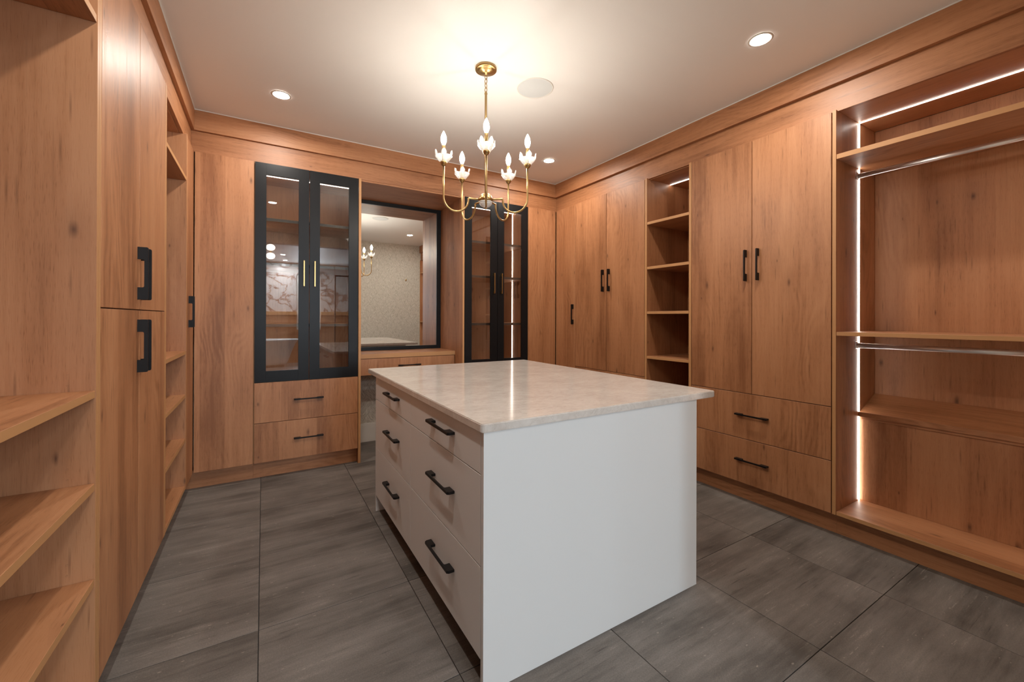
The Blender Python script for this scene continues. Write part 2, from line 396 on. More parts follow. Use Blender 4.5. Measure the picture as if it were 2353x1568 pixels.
def place(me, name, parent, mat_cols, pos):
    """copy sharing mesh data; mat_cols: world directions of the mesh's x, y, z"""
    o = bpy.data.objects.new(name, me); COL.objects.link(o)
    o.parent = parent
    rel = Vector(pos) - root_loc(parent)
    R = Matrix([Vector(c) for c in mat_cols]).transposed().to_4x4()
    o.matrix_local = Matrix.Translation(rel) @ R
    return o

# handles: mesh x = along the bar, y = out from the face, z = width
def arc(cx, cy, r, a0, a1, n=4): return [(cx + r * math.cos(a0 + (a1 - a0) * i / n), cy + r * math.sin(a0 + (a1 - a0) * i / n)) for i in range(n + 1)]
def handle_mesh(name, L, depth, width, end, bar, mat, rc=0.006, chamfer=0.0):
    h = L / 2; wi = h - end; y1 = depth - bar; ri = min(0.006, y1 * .45)
    p = [(-h, 0.0)]
    if chamfer: p += [(-h, depth - chamfer), (-h + chamfer * .8, depth), (h - chamfer * .8, depth), (h, depth - chamfer)]
    else: p += arc(-h + rc, depth - rc, rc, PI, PI / 2) + arc(h - rc, depth - rc, rc, PI / 2, 0)
    p += [(h, 0.0), (wi, 0.0)] + arc(wi - ri, y1 - ri, ri, 0, PI / 2) + arc(-wi + ri, y1 - ri, ri, PI / 2, PI) + [(-wi, 0.0)]
    mb = MB().prism(p, -width / 2, width / 2, 0.0009)
    me = bpy.data.meshes.new(name); mb.bm.to_mesh(me); mb.bm.free(); me.materials.append(mat); return me
ME_HANDLE = handle_mesh('bar_handle', 0.214, 0.034, 0.008, 0.050, 0.013, HBLACK)
ME_DRAWER_H = handle_mesh('drawer_handle', 0.218, 0.032, 0.010, 0.048, 0.009, HBLACK)
ME_BRASS_H = handle_mesh('brass_handle', 0.212, 0.030, 0.009, 0.030, 0.008, BRASS, 0.003)
ME_ISLAND_H = handle_mesh('island_handle', 0.258, 0.031, 0.011, 0.050, 0.0085, HBLACK, 0.004, 0.008)
DIRS = {'left': Vector((1, 0, 0)), 'right': Vector((-1, 0, 0)), 'back': Vector((0, -1, 0))}
def vhandle(wall, parent, pos, me=ME_HANDLE):     # upright handle centred at pos (on the face)
    d = DIRS[wall]; z = Vector((0, 0, 1)); return place(me, 'handle', parent, (z, d, z.cross(d)), pos)
def hhandle(wall, parent, pos, me=ME_DRAWER_H):
    d = DIRS[wall]; z = Vector((0, 0, 1)); l = d.cross(z); return place(me, 'handle', parent, (l, d, l.cross(d)), pos)

# ------------------------------------------------------------------ key dimensions
LX, RX, BY, CZ = -0.437, 2.850, 3.780, 2.790        # cabinet front planes left / right / back, ceiling
LW, RW, BW, FW = -1.010, 3.432, 4.400, 0.200        # walls
TOE, TOP = 0.130, 2.482
FT = 0.020                                          # front thickness
# ------------------------------------------------------------------ structure
fl = struct(bx('floor', GROUT, None, -2.35, 3.6, -5.6, 4.5, -0.12, -0.006, 0))
TX, TY, PX, PY, GAP = -0.012, 0.754, 0.6165, 0.607, 0.003
full = None
for i in range(-4, 6):
    for j in range(-11, 7):
        x0, x1 = TX + i * PX + GAP / 2, TX + (i + 1) * PX - GAP / 2
        y0, y1 = TY + j * PY + GAP / 2, TY + (j + 1) * PY - GAP / 2
        lo_x, hi_x = (LW, RW) if y0 > 0.1 else (-2.25, RW)
        cx0, cx1, cy0, cy1 = max(x0, lo_x), min(x1, hi_x), max(y0, -5.5), min(y1, BW)
        if cx1 - cx0 < 0.02 or cy1 - cy0 < 0.02: continue
        whole = abs((cx1 - cx0) - (x1 - x0)) < 1e-6 and abs((cy1 - cy0) - (y1 - y0)) < 1e-6
        c = ((cx0 + cx1) / 2, (cy0 + cy1) / 2, 0)
        if whole and full is not None:
            o = bpy.data.objects.new('floor_tile', full.data); COL.objects.link(o)
        else:
            hx, hy = (cx1 - cx0) / 2, (cy1 - cy0) / 2
            o = MB().box(-hx, hx, -hy, hy, -0.010, 0.0, 0.0007).build('floor_tile', TILE)
            if whole: full = o
        o.parent = fl; o.location = Vector(c)
struct(bx('ceiling', CEIL, None, -2.35, 3.6, -5.6, 4.5, CZ, CZ + 0.1, 0))
struct(bx('wall_left', TRIMW, None, LW - 0.1, LW, 0.06, BW + .1, 0, CZ, 0))
struct(bx('wall_right', TRIMW, None, RW, RW + 0.1, -5.6, BW + .1, 0, CZ, 0))
struct(bx('wall_back', WPAPER, None, LW, RW, BW, BW + 0.1, 0, CZ, 0))
OPX0, OPX1, OPZ = -0.46, 1.60, 2.42                 # wide opening to the bathroom, the camera stands in it
m = MB(); m.box(LW, OPX0, 0.06, FW, 0, CZ, 0); m.box(OPX1, RW, 0.06, FW, 0, CZ, 0); m.box(OPX0, OPX1, 0.06, FW, OPZ, CZ, 0)
struct(m.build('wall_front', WPAPER))
m = MB(); m.box(0.733, 1.697, BW - 0.016, BW - 0.0005, 0.0, 0.165, 0.002); m.box(0.733, 1.697, BW - 0.012, BW - 0.0005, 0.165, 0.190, 0.002)
struct(m.build('baseboard_back', TRIMW))
m = MB(); m.box(OPX1 + .001, RX + .06, FW + .0005, FW + 0.016, 0.0, 0.19, 0.002)
struct(m.build('baseboard_front', TRIMW))

# frieze board above the doors and the crown board under the ceiling, all round
G = 0.0006
struct(bx('trim_1', WX, None, LX - .0195, RX + .0195, BY + .020, BY + .040, TOP, 2.637))                    # back frieze
struct(bx('trim_2', WX, None, LX - .02, RX + .02, BY + .001, BY + .040, 2.637 + G, CZ - .006))                 # back crown
struct(bx('trim_3', WY, None, LX - .040, LX - .020, FW + .001, BY + .040, TOP, 2.637))                   # left frieze
struct(bx('trim_4', WY, None, LX - .040, LX + .002, FW + .001, BY + .0005, 2.637 + G, CZ - .006))              # left crown
struct(bx('trim_5', WY, None, RX + .020, RX + .040, FW + .001, BY + .040, TOP, 2.637))                   # right frieze
struct(bx('trim_6', WY, None, RX - .010, RX + .040, FW + .001, BY + .0005, 2.637 + G, CZ - .006))              # right crown
CAULK = simple('caulk', (0.78, 0.76, 0.72), 0.6)
m = MB(); m.box(LX, RX, BY - .0005, BY + .02, CZ - .006, CZ, 0); m.box(LX - .02, LX + .004, FW + .001, BY, CZ - .006, CZ, 0); m.box(RX - .0115, RX + .02, FW + .001, BY, CZ - .006, CZ, 0)
struct(m.build('trim_7', CAULK))

# ------------------------------------------------------------------ cabinet builders
# every wall is described by (s0, s1) along it, and depth d measured inwards from the front plane
def span(wall, s0, s1, d0, d1):
    """-> x0,x1,y0,y1"""
    if wall == 'left': return LX - d1, LX - d0, s0, s1
    if wall == 'right': return RX + d0, RX + d1, s0, s1
    return s0, s1, BY + d0, BY + d1
DEPTH = {'left': 0.565, 'right': 0.572, 'back': 0.610}
HG = {'left': WY, 'right': WY, 'back': WX}
def wbox(name, mats, parent, wall, s0, s1, d0, d1, z0, z1, bev=0.0008, edge=False, label=None):
    e = tuple(DIRS[wall]) if edge else None
    return bx(name, mats, parent, *span(wall, s0, s1, d0, d1), z0, z1, bev, e, label)
def unit(name, label, cat, wall, s0, s1):
    x0, x1, y0, y1 = span(wall, s0, s1, 0, DEPTH[wall])
    return thing(name, label, cat, ((x0 + x1) / 2, (y0 + y1) / 2, 0))
def door(parent, wall, s0, s1, z0, z1, hs=None, hz=None, me=None):
    g = 0.0021
    d = wbox('door', [WZ], parent, wall, s0 + g, s1 - g, 0.0, FT, z0 + g, z1 - g, 0.0009)
    if hs is not None:
        x0, x1, y0, y1 = span(wall, hs, hs, 0, 0)
        vhandle(wall, d, (x0, y0, hz), me or ME_HANDLE)
    return d
def drawer(parent, wall, s0, s1, z0, z1, hs, hz):
    g = 0.0021
    d = wbox('drawer', [WZ], parent, wall, s0 + g, s1 - g, 0.0, FT, z0 + g, z1 - g, 0.0009)
    x0, x1, y0, y1 = span(wall, hs, hs, 0, 0)
    hhandle(wall, d, (x0, y0, hz))
    return d
def plinth(parent, wall, s0, s1, z1=TOE): wbox('plinth', [HG[wall]], parent, wall, s0, s1, 0.065, 0.085, 0.0, z1, 0.0005)
def body(parent, wall, s0, s1, z0=TOE, z1=TOP): wbox('body', [WZ], parent, wall, s0, s1, FT + .002, DEPTH[wall], z0, z1)
def gable(parent, wall, s0, s1, z0=TOE, z1=TOP + .004): return wbox('side_panel', [WZ, EDGE], parent, wall, s0, s1, 0.0, DEPTH[wall], z0, z1, 0.0008, True)
def shelf(parent, wall, s0, s1, zt, th=0.023, d0=0.002, d1=None): return wbox('shelf', [HG[wall], EDGE], parent, wall, s0, s1, d0, d1 or DEPTH[wall] - .02, zt - th, zt, 0.0008, True)
def backpanel(parent, wall, s0, s1, z0=TOE, z1=TOP): wbox('back_panel', [WZ], parent, wall, s0, s1, DEPTH[wall] - .018, DEPTH[wall], z0, z1)

# ------------------------------------------------------------------ left wall
u = unit('open_shelving_unit', 'wide oak open shelving unit nearest the camera along the left wall', 'shelving unit', 'left', 0.205, 1.758)
gable(u, 'left', 0.205, 0.225); gable(u, 'left', 1.739, 1.757)
backpanel(u, 'left', 0.226, 1.738); plinth(u, 'left', 0.205, 1.757)
for zt in (2.192, 1.045, 0.762, 0.470, 0.152): shelf(u, 'left', 0.226, 1.738, zt)
wbox('top_panel', [WY], u, 'left', 0.226, 1.738, 0.041, 0.545, TOP - .004, TOP + .014)
for z in (1.096, 1.064, 1.000, 0.968, 0.815, 0.783, 0.690, 0.530, 0.498, 0.410):
    MB().lathe([(0, 0.0006), (0.0027, 0.0006), (0.0027, -0.0004)], (LX - .062, 1.7388, z), 8, 'y').build('peg_hole', DARKHOLE, u)

u = unit('tall_wardrobe', 'tall oak wardrobe with two upper and two lower doors and black handles', 'wardrobe', 'left', 1.758, 2.757)
gable(u, 'left', 1.7575, 1.776); gable(u, 'left', 2.757, 2.777)
body(u, 'left', 1.777, 2.756); plinth(u, 'left', 1.757, 2.777)
for s0, s1, hs in ((1.777, 2.247, 2.220), (2.247, 2.757, 2.276)):
    door(u, 'left', s0, s1, 1.298, TOP, hs, 1.447)
    door(u, 'left', s0, s1, TOE, 1.298, hs, 1.152)

u = unit('open_shelving_unit', 'narrow oak open shelves between the wardrobe and the left back corner', 'shelving unit', 'left', 2.778, 3.48)
gable(u, 'left', 2.7775, 2.798); gable(u, 'left', 3.462, 3.480)
backpanel(u, 'left', 2.799, 3.461); plinth(u, 'left', 2.777, 3.480)
for zt in (2.196, 1.045, 0.757, 0.467, 0.152): shelf(u, 'left', 2.799, 3.461, zt)
wbox('top_panel', [WY], u, 'left', 2.799, 3.461, 0.041, 0.545, TOP - .004, TOP + .014)
for z in (1.115, 1.083, 1.005, 0.973, 0.820, 0.788, 0.700, 0.525, 0.493):
    MB().lathe([(0, 0.0006), (0.0027, 0.0006), (0.0027, -0.0004)], (LX - .145, 3.4618, z), 8, 'y').build('peg_hole', DARKHOLE, u)

u = unit('corner_wardrobe', 'slim oak single-door wardrobe in the left back corner with one low black handle', 'wardrobe', 'left', 3.481, 3.775)
body(u, 'left', 3.4805, BY - .004); plinth(u, 'left', 3.4805, BY + .06)
door(u, 'left', 3.481, BY - .003, TOE, TOP, 3.560, 1.306)

# ------------------------------------------------------------------ back wall
u = unit('corner_cabinet', 'plain tall oak panel cabinet left of the left glass cabinet', 'cabinet', 'back', -0.432, -0.064)
body(u, 'back', LX + .003, -0.064); plinth(u, 'back', -0.51, -0.064)
door(u, 'back', LX + .003, -0.064, TOE, TOP)

def glass_cabinet(label, g0, s0, sm, s1, g1, hx, led_sides, ga, gb):
    """g0/g1 outer side panels, doors from s0 to s1 meeting at sm"""
    D = 0.575
    u = thing('glass_display_cabinet', label, 'display cabinet', ((s0 + s1) / 2, BY + D / 2, 0))
    for (a, b, fl_) in ((ga[0], ga[1], ga[2]), (gb[0], gb[1], gb[2])):
        bx('side_panel', [WZ, EDGE], u, a, b, BY + (0.0 if fl_ else FT + .002), BY + 0.604, 0.0 if fl_ else TOE, TOP + .004, 0.0008, (0, -1, 0))
    i0, i1 = ga[1] + .0005, gb[0] - .0005
    bx('back_panel', [WZ], u, i0, i1, BY + D - .018, BY + D, 0.757, TOP)
    bx('top_panel', [WX], u, i0, i1, BY + FT + .021, BY + D - .019, TOP - .022, TOP + .010)
    bx('lower_body', [WZ], u, i0, i1, BY + FT + .002, BY + D, TOE, 0.7565)
    bx('bottom_panel', [WX], u, i0, i1, BY + FT + .002, BY + D - .019, 0.757, 0.779)
    plinth(u, 'back', ga[0] if not ga[2] else i0, gb[1] if not gb[2] else i1)
    for z in (2.056, 1.698, 1.204):
        bx('shelf', [WX, DGREY], u, i0 + .002, i1 - .002, BY + .075, BY + D - .020, z - .0125, z + .0125, 0.0008, (0, -1, 0))
    for a, b, h in ((s0, sm, hx[0]), (sm, s1, hx[1])):
        a += .002; b -= .002
        st, z0, z1, zr0, zr1 = 0.077, 0.759, TOP - .002, 0.845, 2.392
        f = MB()
        f.box(a, a + st, BY, BY + FT, z0, z1, 0.0007); f.box(b - st, b, BY, BY + FT, z0, z1, 0.0007)
        f.box(a + st, b - st, BY, BY + FT, z0, zr0, 0.0); f.box(a + st, b - st, BY, BY + FT, zr1, z1, 0.0)
        d = f.build('door_frame', BLACK, u); d['label'] = 'black door frame'
        bx('glass_pane', [PANE], d, a + st + .0005, b - st - .0005, BY + .008, BY + .012, zr0 + .0005, zr1 - .0005, 0, None, 'smoked glass pane')
        o = vhandle('back', d, (h, BY, 1.627), ME_BRASS_H); o['label'] = 'brass bar handle'
    drawer(u, 'back', s0, s1, 0.440, 0.757, (s0 + s1) / 2, 0.608)
    drawer(u, 'back', s0, s1, TOE, 0.440, (s0 + s1) / 2, 0.294)
    o = bx('led_strip', [LED], u, i0 + .003, i1 - .003, BY + .2635, BY + .2705, TOP - .0255, TOP - .0222, 0); o['label'] = 'lit LED strip'
    for x, sgn in ((i0, 1), (i1, -1)):
        if sgn not in led_sides: continue
        lo, hi = (x + .0002, x + .0035) if sgn > 0 else (x - .0035, x - .0002)
        for za, zb in ((0.782, 1.190), (1.218, 1.684), (1.712, 2.042), (2.070, TOP - .027)):
            o = bx('led_strip', [LED], u, lo, hi, BY + .2935, BY + .3005, za, zb, 0); o['label'] = 'lit LED strip'
    return u
glass_cabinet('black-framed glass cabinet with two drawers left of the vanity mirror', 0, -0.060, 0.324, 0.709, 0, (0.284, 0.364), (1,),
              (-0.0635, -0.044, False), (0.711, 0.732, True))
glass_cabinet('black-framed glass cabinet with vertical light strip right of the vanity mirror', 0, 1.719, 2.093, 2.470, 0, (2.047, 2.135), (-1,),
              (1.697, 1.717, True), (2.452, 2.472, False))

u = unit('corner_cabinet', 'plain tall oak panel cabinet right of the right glass cabinet', 'cabinet', 'back', 2.473, 2.845)
body(u, 'back', 2.4725, RX - .004); plinth(u, 'back', 2.4725, RX + .06)
door(u, 'back', 2.4725, RX - .004, TOE, TOP)

# dressing niche: lining board above, vanity drawer, mirror
o = bx('niche_head_panel', [WX], None, 0.7325, 1.6965, BY + .021, BW - .001, 2.466, TOP - .001)
tag(o, 'dark oak board lining the top of the mirror niche', 'panel')
v = thing('floating_vanity', 'oak floating dressing table with one shallow drawer under the mirror', 'vanity', (1.215, 4.18, 0.732))
VY = 3.965
bx('top_slab', [WX, EDGE], v, 0.7325, 1.6965, VY, BW - .002, 0.889, 0.930, 0.0012, (0, -1, 0))
bx('body', [WX], v, 0.7325, 1.6965, VY + .024, BW - .002, 0.734, 0.8885)
d = bx('drawer', [WZ], v, 0.734, 1.690, VY + .003, VY + .023, 0.734, 0.885, 0.0009)
hhandle('back', d, (1.222, VY + .003, 0.813))
mr = thing('vanity_mirror', 'tall wall mirror in a slim black frame above the dressing table', 'mirror', (1.215, BW - .012, 0.932))
MX0, MX1, MZ0, MZ1, FR = 0.7335, 1.6960, 0.932, 2.4645, 0.034
f = MB()
f.box(MX0, MX0 + .03, BW - .030, BW - .001, MZ0, MZ1, 0.001); f.box(MX1 - .046, MX1, BW - .030, BW - .001, MZ0, MZ1, 0.001)
f.box(MX0 + .03, MX1 - .046, BW - .030, BW - .001, MZ0, MZ0 + .036, 0.0); f.box(MX0 + .03, MX1 - .046, BW - .030, BW - .001, MZ1 - .036, MZ1, 0.0)
f.build('frame', BLACK, mr)
bx('mirror_glass', [MIRROR], mr, MX0 + .0301, MX1 - .0461, BW - .020, BW - .010, MZ0 + .0361, MZ1 - .0361, 0)

# ------------------------------------------------------------------ right wall
u = unit('corner_wardrobe', 'slim oak single-door wardrobe in the right back corner behind the island', 'wardrobe', 'right', 3.437, 3.776)
body(u, 'right', 3.4375, BY - .004); plinth(u, 'right', 3.4375, BY + .06)
door(u, 'right', 3.4375, BY - .003, TOE, TOP, 3.468, 1.310)

u = unit('double_wardrobe', 'oak two-door wardrobe left of the tall open shelves on the right wall', 'wardrobe', 'right', 2.502, 3.437)
body(u, 'right', 2.503, 3.4370); plinth(u, 'right', 2.5005, 3.4375)
door(u, 'right', 2.973, 3.437, 0.758, TOP, 3.010, 1.635)
door(u, 'right', 2.502, 2.973, 0.758, TOP, 2.928, 1.635)
drawer(u, 'right', 2.502, 3.437, 0.440, 0.758, 2.97, 0.605); drawer(u, 'right', 2.502, 3.437, TOE, 0.440, 2.97, 0.293)

u = unit('tall_bookcase', 'tall narrow oak open shelf column between two wardrobes on the right wall', 'shelving unit', 'right', 2.042, 2.500)
gable(u, 'right', 2.478, 2.500); gable(u, 'right', 2.042, 2.064)
backpanel(u, 'right', 2.065, 2.477); plinth(u, 'right', 2.0415, 2.5003)
for zt in (2.104, 1.716, 1.330, 0.944, 0.557, 0.152): shelf(u, 'right', 2.065, 2.477, zt)
wbox('top_panel', [WY], u, 'right', 2.065, 2.477, 0.041, 0.55, TOP - .004, TOP + .014)
o = wbox('led_strip', [LED], u, 'right', 2.068, 2.474, 0.3015, 0.3085, TOP - .0075, TOP - .0042, 0); o['label'] = 'lit LED strip'

u = unit('double_wardrobe', 'oak two-door wardrobe over two wide drawers beside the hanging closet', 'wardrobe', 'right', 1.115, 2.040)
body(u, 'right', 1.1135, 2.0412); plinth(u, 'right', 1.1125, 2.0413)
door(u, 'right', 1.577, 2.0405, 0.754, TOP, 1.614, 1.634)
door(u, 'right', 1.115, 1.577, 0.754, TOP, 1.532, 1.634)
drawer(u, 'right', 1.115, 2.0405, 0.438, 0.754, 1.574, 0.606)
drawer(u, 'right', 1.115, 2.0405, TOE, 0.438, 1.574, 0.294)

u = unit('hanging_closet', 'open oak hanging closet with two chrome rails and light strips at right', 'closet', 'right', 0.205, 1.113)
Y0, Y1 = 0.226, 1.092
gable(u, 'right', 1.093, 1.112); gable(u, 'right', 0.205, 0.225)
backpanel(u, 'right', Y0, Y1); plinth(u, 'right', 0.205, 1.1123)
shelf(u, 'right', Y0, Y1, 2.226, 0.028); shelf(u, 'right', Y0, Y1, 1.194, 0.022); shelf(u, 'right', Y0, Y1, 0.152, 0.022)
wbox('top_panel', [WY], u, 'right', Y0, Y1, 0.041, 0.55, TOP, TOP + .018)
wbox('lower_panel', [WZ], u, 'right', Y0, Y1, 0.318, 0.334, 0.1525, 0.660)
b = MB()      # sloping shoe shelf with a doubled lip
xs0, xs1, zs0, zs1 = RX + .312, RX + .553, 0.690, 0.786
dirv = Vector((xs1 - xs0, 0, zs1 - zs0)).normalized(); nrm = Vector((-dirv.z, 0, dirv.x))
bm_ = bmesh.new()
pr = [Vector((xs0, 0, zs0)), Vector((xs1, 0, zs1)), Vector((xs1, 0, zs1 - .02)), Vector((xs0 + .01, 0, zs0 - .018))]
lo = [bm_.verts.new((p.x, Y0, p.z)) for p in pr]; hi = [bm_.verts.new((p.x, Y1, p.z)) for p in pr]
bm_.faces.new(lo); bm_.faces.new(hi[::-1])
for i in range(4): bm_.faces.new((lo[i], lo[(i + 1) % 4], hi[(i + 1) % 4], hi[i]))
bmesh.ops.recalc_face_normals(bm_, faces=bm_.faces); b._merge(bm_)
b.build('shoe_shelf', [WY], u)
m = MB(); m.box(xs0 - .010, xs0 + .008, Y0, Y1, 0.668, 0.697, 0.001); m.box(xs0 - .002, xs0 + .016, Y0, Y1, 0.652, 0.6675, 0.001)
m.build('shelf_lip', [WY], u)
def rail(z, x, name='hanging_rail'):
    m = MB()
    sec = [(0.008 * math.cos(t), 0.015 * math.sin(t)) for t in [2 * PI * i / 20 for i in range(20)]]
    bm2 = bmesh.new()
    a = [bm2.verts.new((x + p, Y0 + .003, z + q)) for p, q in sec]; c = [bm2.verts.new((x + p, Y1 - .003, z + q)) for p, q in sec]
    for i in range(20):
        f = bm2.faces.new((a[i], a[(i + 1) % 20], c[(i + 1) % 20], c[i])); f.smooth = True
    bm2.faces.new(a[::-1]); bm2.faces.new(c); bmesh.ops.recalc_face_normals(bm2, faces=bm2.faces)
    m._merge(bm2); r = m.build(name, CHROME, u); r['label'] = 'chrome rail'
    for y0, y1 in ((Y0 + .0005, Y0 + .006), (Y1 - .006, Y1 - .0005)):
        m = MB(); m.box(x - .013, x + .013, y0, y1, z - .020, z + .024, 0.002); m.build('rail_socket', CHROME, r)
rail(2.145, RX + .275); rail(1.108, RX + .262)
o = wbox('led_strip', [LED], u, 'right', Y0 + .004, Y1 - .004, 0.3035, 0.3105, TOP - .0035, TOP - .0003, 0); o['label'] = 'lit LED strip'
for s0_, s1_ in ((Y1 - .0035, Y1 - .0002), (Y0 + .0002, Y0 + .0035)):
    for z0, z1 in ((0.153, 1.171), (1.195, 2.197), (2.227, TOP - .004)):
        o = wbox('led_strip', [LED], u, 'right', s0_, s1_, 0.3035, 0.3105, z0, z1, 0); o['label'] = 'lit LED strip'

# ------------------------------------------------------------------ island
IX0, IX1, IY0, IY1 = 0.637, 1.778, 1.243, 2.800
u = thing('island_cabinet', 'white island cabinet with six drawers in the middle of the room', 'island', ((IX0 + IX1) / 2, (IY0 + IY1) / 2, 0))
bx('end_panel', [WHITE], u, IX0, IX1, IY0, IY0 + .020, 0.0, 0.8845, 0.0008, None, 'white end panel'); bx('end_panel', [WHITE], u, IX0, IX1, IY1 - .016, IY1, 0.0, 0.8845)
bx('carcass', [WZ], u, IX0 + .022, IX1 - .002, IY0 + .021, IY1 - .017, 0.103, 0.884)
bx('toe_kick', [simple('dark_toe_kick', (0.05, 0.04, 0.035), 0.7)], u, IX0 + .075, IX1 - .075, IY0 + .021, IY1 - .017, 0.0, 0.1025)
YM = 2.046
for a, b_, hy in ((IY0 + .0215, YM, 1.617), (YM, IY1 - .0175, 2.372)):
    for z0, z1, hz in ((0.735, 0.884, 0.822), (0.421, 0.735, 0.594), (0.104, 0.421, 0.291)):
        d = bx('drawer', [WHITE], u, IX0, IX0 + .020, a + .0017, b_ - .0017, z0 + .0017, z1 - .0017, 0.0009)
        hl = place(ME_ISLAND_H, 'handle', d, (Vector((0, 1, 0)), Vector((-1, 0, 0)), Vector((0, 0, 1))), (IX0, hy, hz)); hl['label'] = 'black pull handle'
# countertop with eased edges and rounded corners
CX0, CX1, CY0, CY1, rc = 0.622, 1.906, 1.228, 2.975, 0.018
poly = arc(CX1 - rc, CY1 - rc, rc, 0, PI / 2, 5) + arc(CX0 + rc, CY1 - rc, rc, PI / 2, PI, 5) + arc(CX0 + rc, CY0 + rc, rc, PI, 1.5 * PI, 5) + arc(CX1 - rc, CY0 + rc, rc, 1.5 * PI, 2 * PI, 5)
m = MB().prism(poly, 0.8852, 0.915, 0.003)
o = m.build('countertop', QUARTZ, None, ((CX0 + CX1) / 2, (CY0 + CY1) / 2, 0.8852))
tag(o, 'polished beige stone countertop lying on the white island', 'countertop')

# ------------------------------------------------------------------ ceiling fittings
def downlight(x, y, label):
    t = thing('recessed_downlight', label, 'light', (x, y, CZ), 'recessed ceiling downlights')
    m = MB().lathe([(0.046, -0.0008), (0.048, -0.0035), (0.060, -0.003), (0.062, -0.0004)], (x, y, CZ), 32); m.build('trim_ring', TRIMW, t)
    m = MB().lathe([(0, -0.0012), (0.0455, -0.0012), (0.046, -0.0005)], (x, y, CZ), 32); m.build('lens', LENS, t)
downlight(0.100, 3.240, 'glowing recessed downlight above the left glass cabinet')
downlight(2.315, 1.236, 'glowing recessed downlight above the hanging closet side of the island')
downlight(2.360, 3.245, 'glowing recessed downlight above the right back corner')
downlight(0.100, 1.236, 'glowing recessed downlight above the near left shelves, just out of view')
t = thing('ceiling_speaker', 'round pale grey flush speaker in the ceiling beside the chandelier', 'speaker', (1.535, 2.268, CZ))
MB().lathe([(0.110, -0.0002), (0.1165, -0.0045), (0.1195, -0.0045), (0.1205, -0.0002)], (1.535, 2.268, CZ), 48).build('rim', TRIMW, t)
MB().lathe([(0, -0.0035), (0.105, -0.0035), (0.115, -0.003)], (1.535, 2.268, CZ), 48).build('grille', GREY_GRILLE, t)

# ------------------------------------------------------------------ chandelier
QX, QY = 1.156, 2.240
ch = thing('chandelier', 'brass five-arm chandelier with glass flower cups and lit candle bulbs above the island', 'chandelier', (QX, QY, CZ))
MB().lathe([(0, 0), (0.0635, 0), (0.0645, -0.003), (0.0645, -0.016), (0.060, -0.0175), (0.052, -0.018), (0.049, -0.021), (0.044, -0.0245), (0.020, -0.031), (0.010, -0.034), (0.007, -0.044), (0, -0.045)], (QX, QY, CZ), 40).build('canopy', BRASS, ch)
def link(z, a, lw, lh):
    pts = []
    for i in range(21):
        t_ = 2 * PI * i / 20
        c, s = math.cos(t_), math.sin(t_)
        pts.append((QX + lw * c * math.cos(a), QY + lw * c * math.sin(a), z + lh * s))
    MB().tube(pts, 0.0022, 8, False).build('chain_link', BRASS, ch)
link(CZ - .056, 0.3, 0.0085, 0.015); link(CZ - .082, 1.9, 0.0085, 0.017); link(CZ - .108, 0.4, 0.0085, 0.017)
link(CZ - .134, 1.9, 0.0085, 0.017)
MB().lathe([(0, 2.646), (0.005, 2.646), (0.0075, 2.640), (0.0095, 2.634), (0.0095, 2.630), (0.0072, 2.626), (0.0068, 2.02), (0, 2.02)], (QX, QY, 0), 16).build('stem', BRASS, ch)
HZ = 1.985
hub = MB().lathe([(0, 0.043), (0.012, 0.0415), (0.024, 0.036), (0.034, 0.027), (0.040, 0.014), (0.0425, 0.008), (0.0425, -0.008), (0.040, -0.009), (0, -0.009)], (QX, QY, HZ), 32).build('hub', BRASS, ch)
pr = [(0, -0.010), (0.0415, -0.010)]
for k in range(5):
    a0 = (k + 0.15) / 5 * PI / 2 * 0.93; a1 = (k + 0.85) / 5 * PI / 2 * 0.93
    pr += [(0.0415 * math.cos(a0), -0.010 - 0.036 * math.sin(a0)), (0.0415 * math.cos(a1) * .985, -0.010 - 0.036 * math.sin(a1)), (0.0395 * math.cos(a1), -0.011 - 0.036 * math.sin(a1))]
pr += [(0, -0.047)]
MB().lathe(pr, (QX, QY, HZ), 32).build('hub_glass', RIBGLASS, ch)
MB().lathe([(0, -0.045), (0.007, -0.046), (0.008, -0.050), (0.004, -0.056), (0, -0.058)], (QX, QY, HZ), 16).build('finial', BRASS, ch)
R_OUT, R_IN, ZC = 0.259, 0.108, 2.180
ang0 = math.atan2(-QY, -QX) + 0.012
petal_me = None; cup_me = None
def petal_mesh():
    b = bmesh.new(); rows = []
    n, w = 9, 5
    for i in range(n + 1):
        t_ = i / n
        hw = 0.0160 * (math.sin(PI * min(1, 0.22 + 0.78 * t_)) ** 0.75) if t_ < 1 else 0.0008
        r = 0.0440 + 0.0085 * math.sin(t_ * PI * .5) ; z = 0.030 + 0.035 * t_
        row = []
        for j in range(w):
            s = (j / (w - 1) - .5) * 2
            row.append((r - 0.004 * s * s, hw * s, z))
        rows.append(row)
    th = 0.0022
    vo = [[b.verts.new(p) for p in row] for row in rows]; vi = [[b.verts.new((p[0] - th, p[1] * .93, p[2])) for p in row] for row in rows]
    for i in range(n):
        for j in range(w - 1):
            b.faces.new((vo[i][j], vo[i][j + 1], vo[i + 1][j + 1], vo[i + 1][j])); b.faces.new((vi[i][j + 1], vi[i][j], vi[i + 1][j], vi[i + 1][j + 1]))
        b.faces.new((vo[i][0], vo[i + 1][0], vi[i + 1][0], vi[i][0])); b.faces.new((vo[i + 1][-1], vo[i][-1], vi[i][-1], vi[i + 1][-1]))
    for j in range(w - 1):
        b.faces.new((vo[n][j], vo[n][j + 1], vi[n][j + 1], vi[n][j])); b.faces.new((vo[0][j + 1], vo[0][j], vi[0][j], vi[0][j + 1]))
    bmesh.ops.recalc_face_normals(b, faces=b.faces)
    for f in b.faces: f.smooth = True
    me = bpy.data.meshes.new('petal'); b.to_mesh(me); b.free(); me.materials.append(PETAL); return me
PET = petal_mesh()
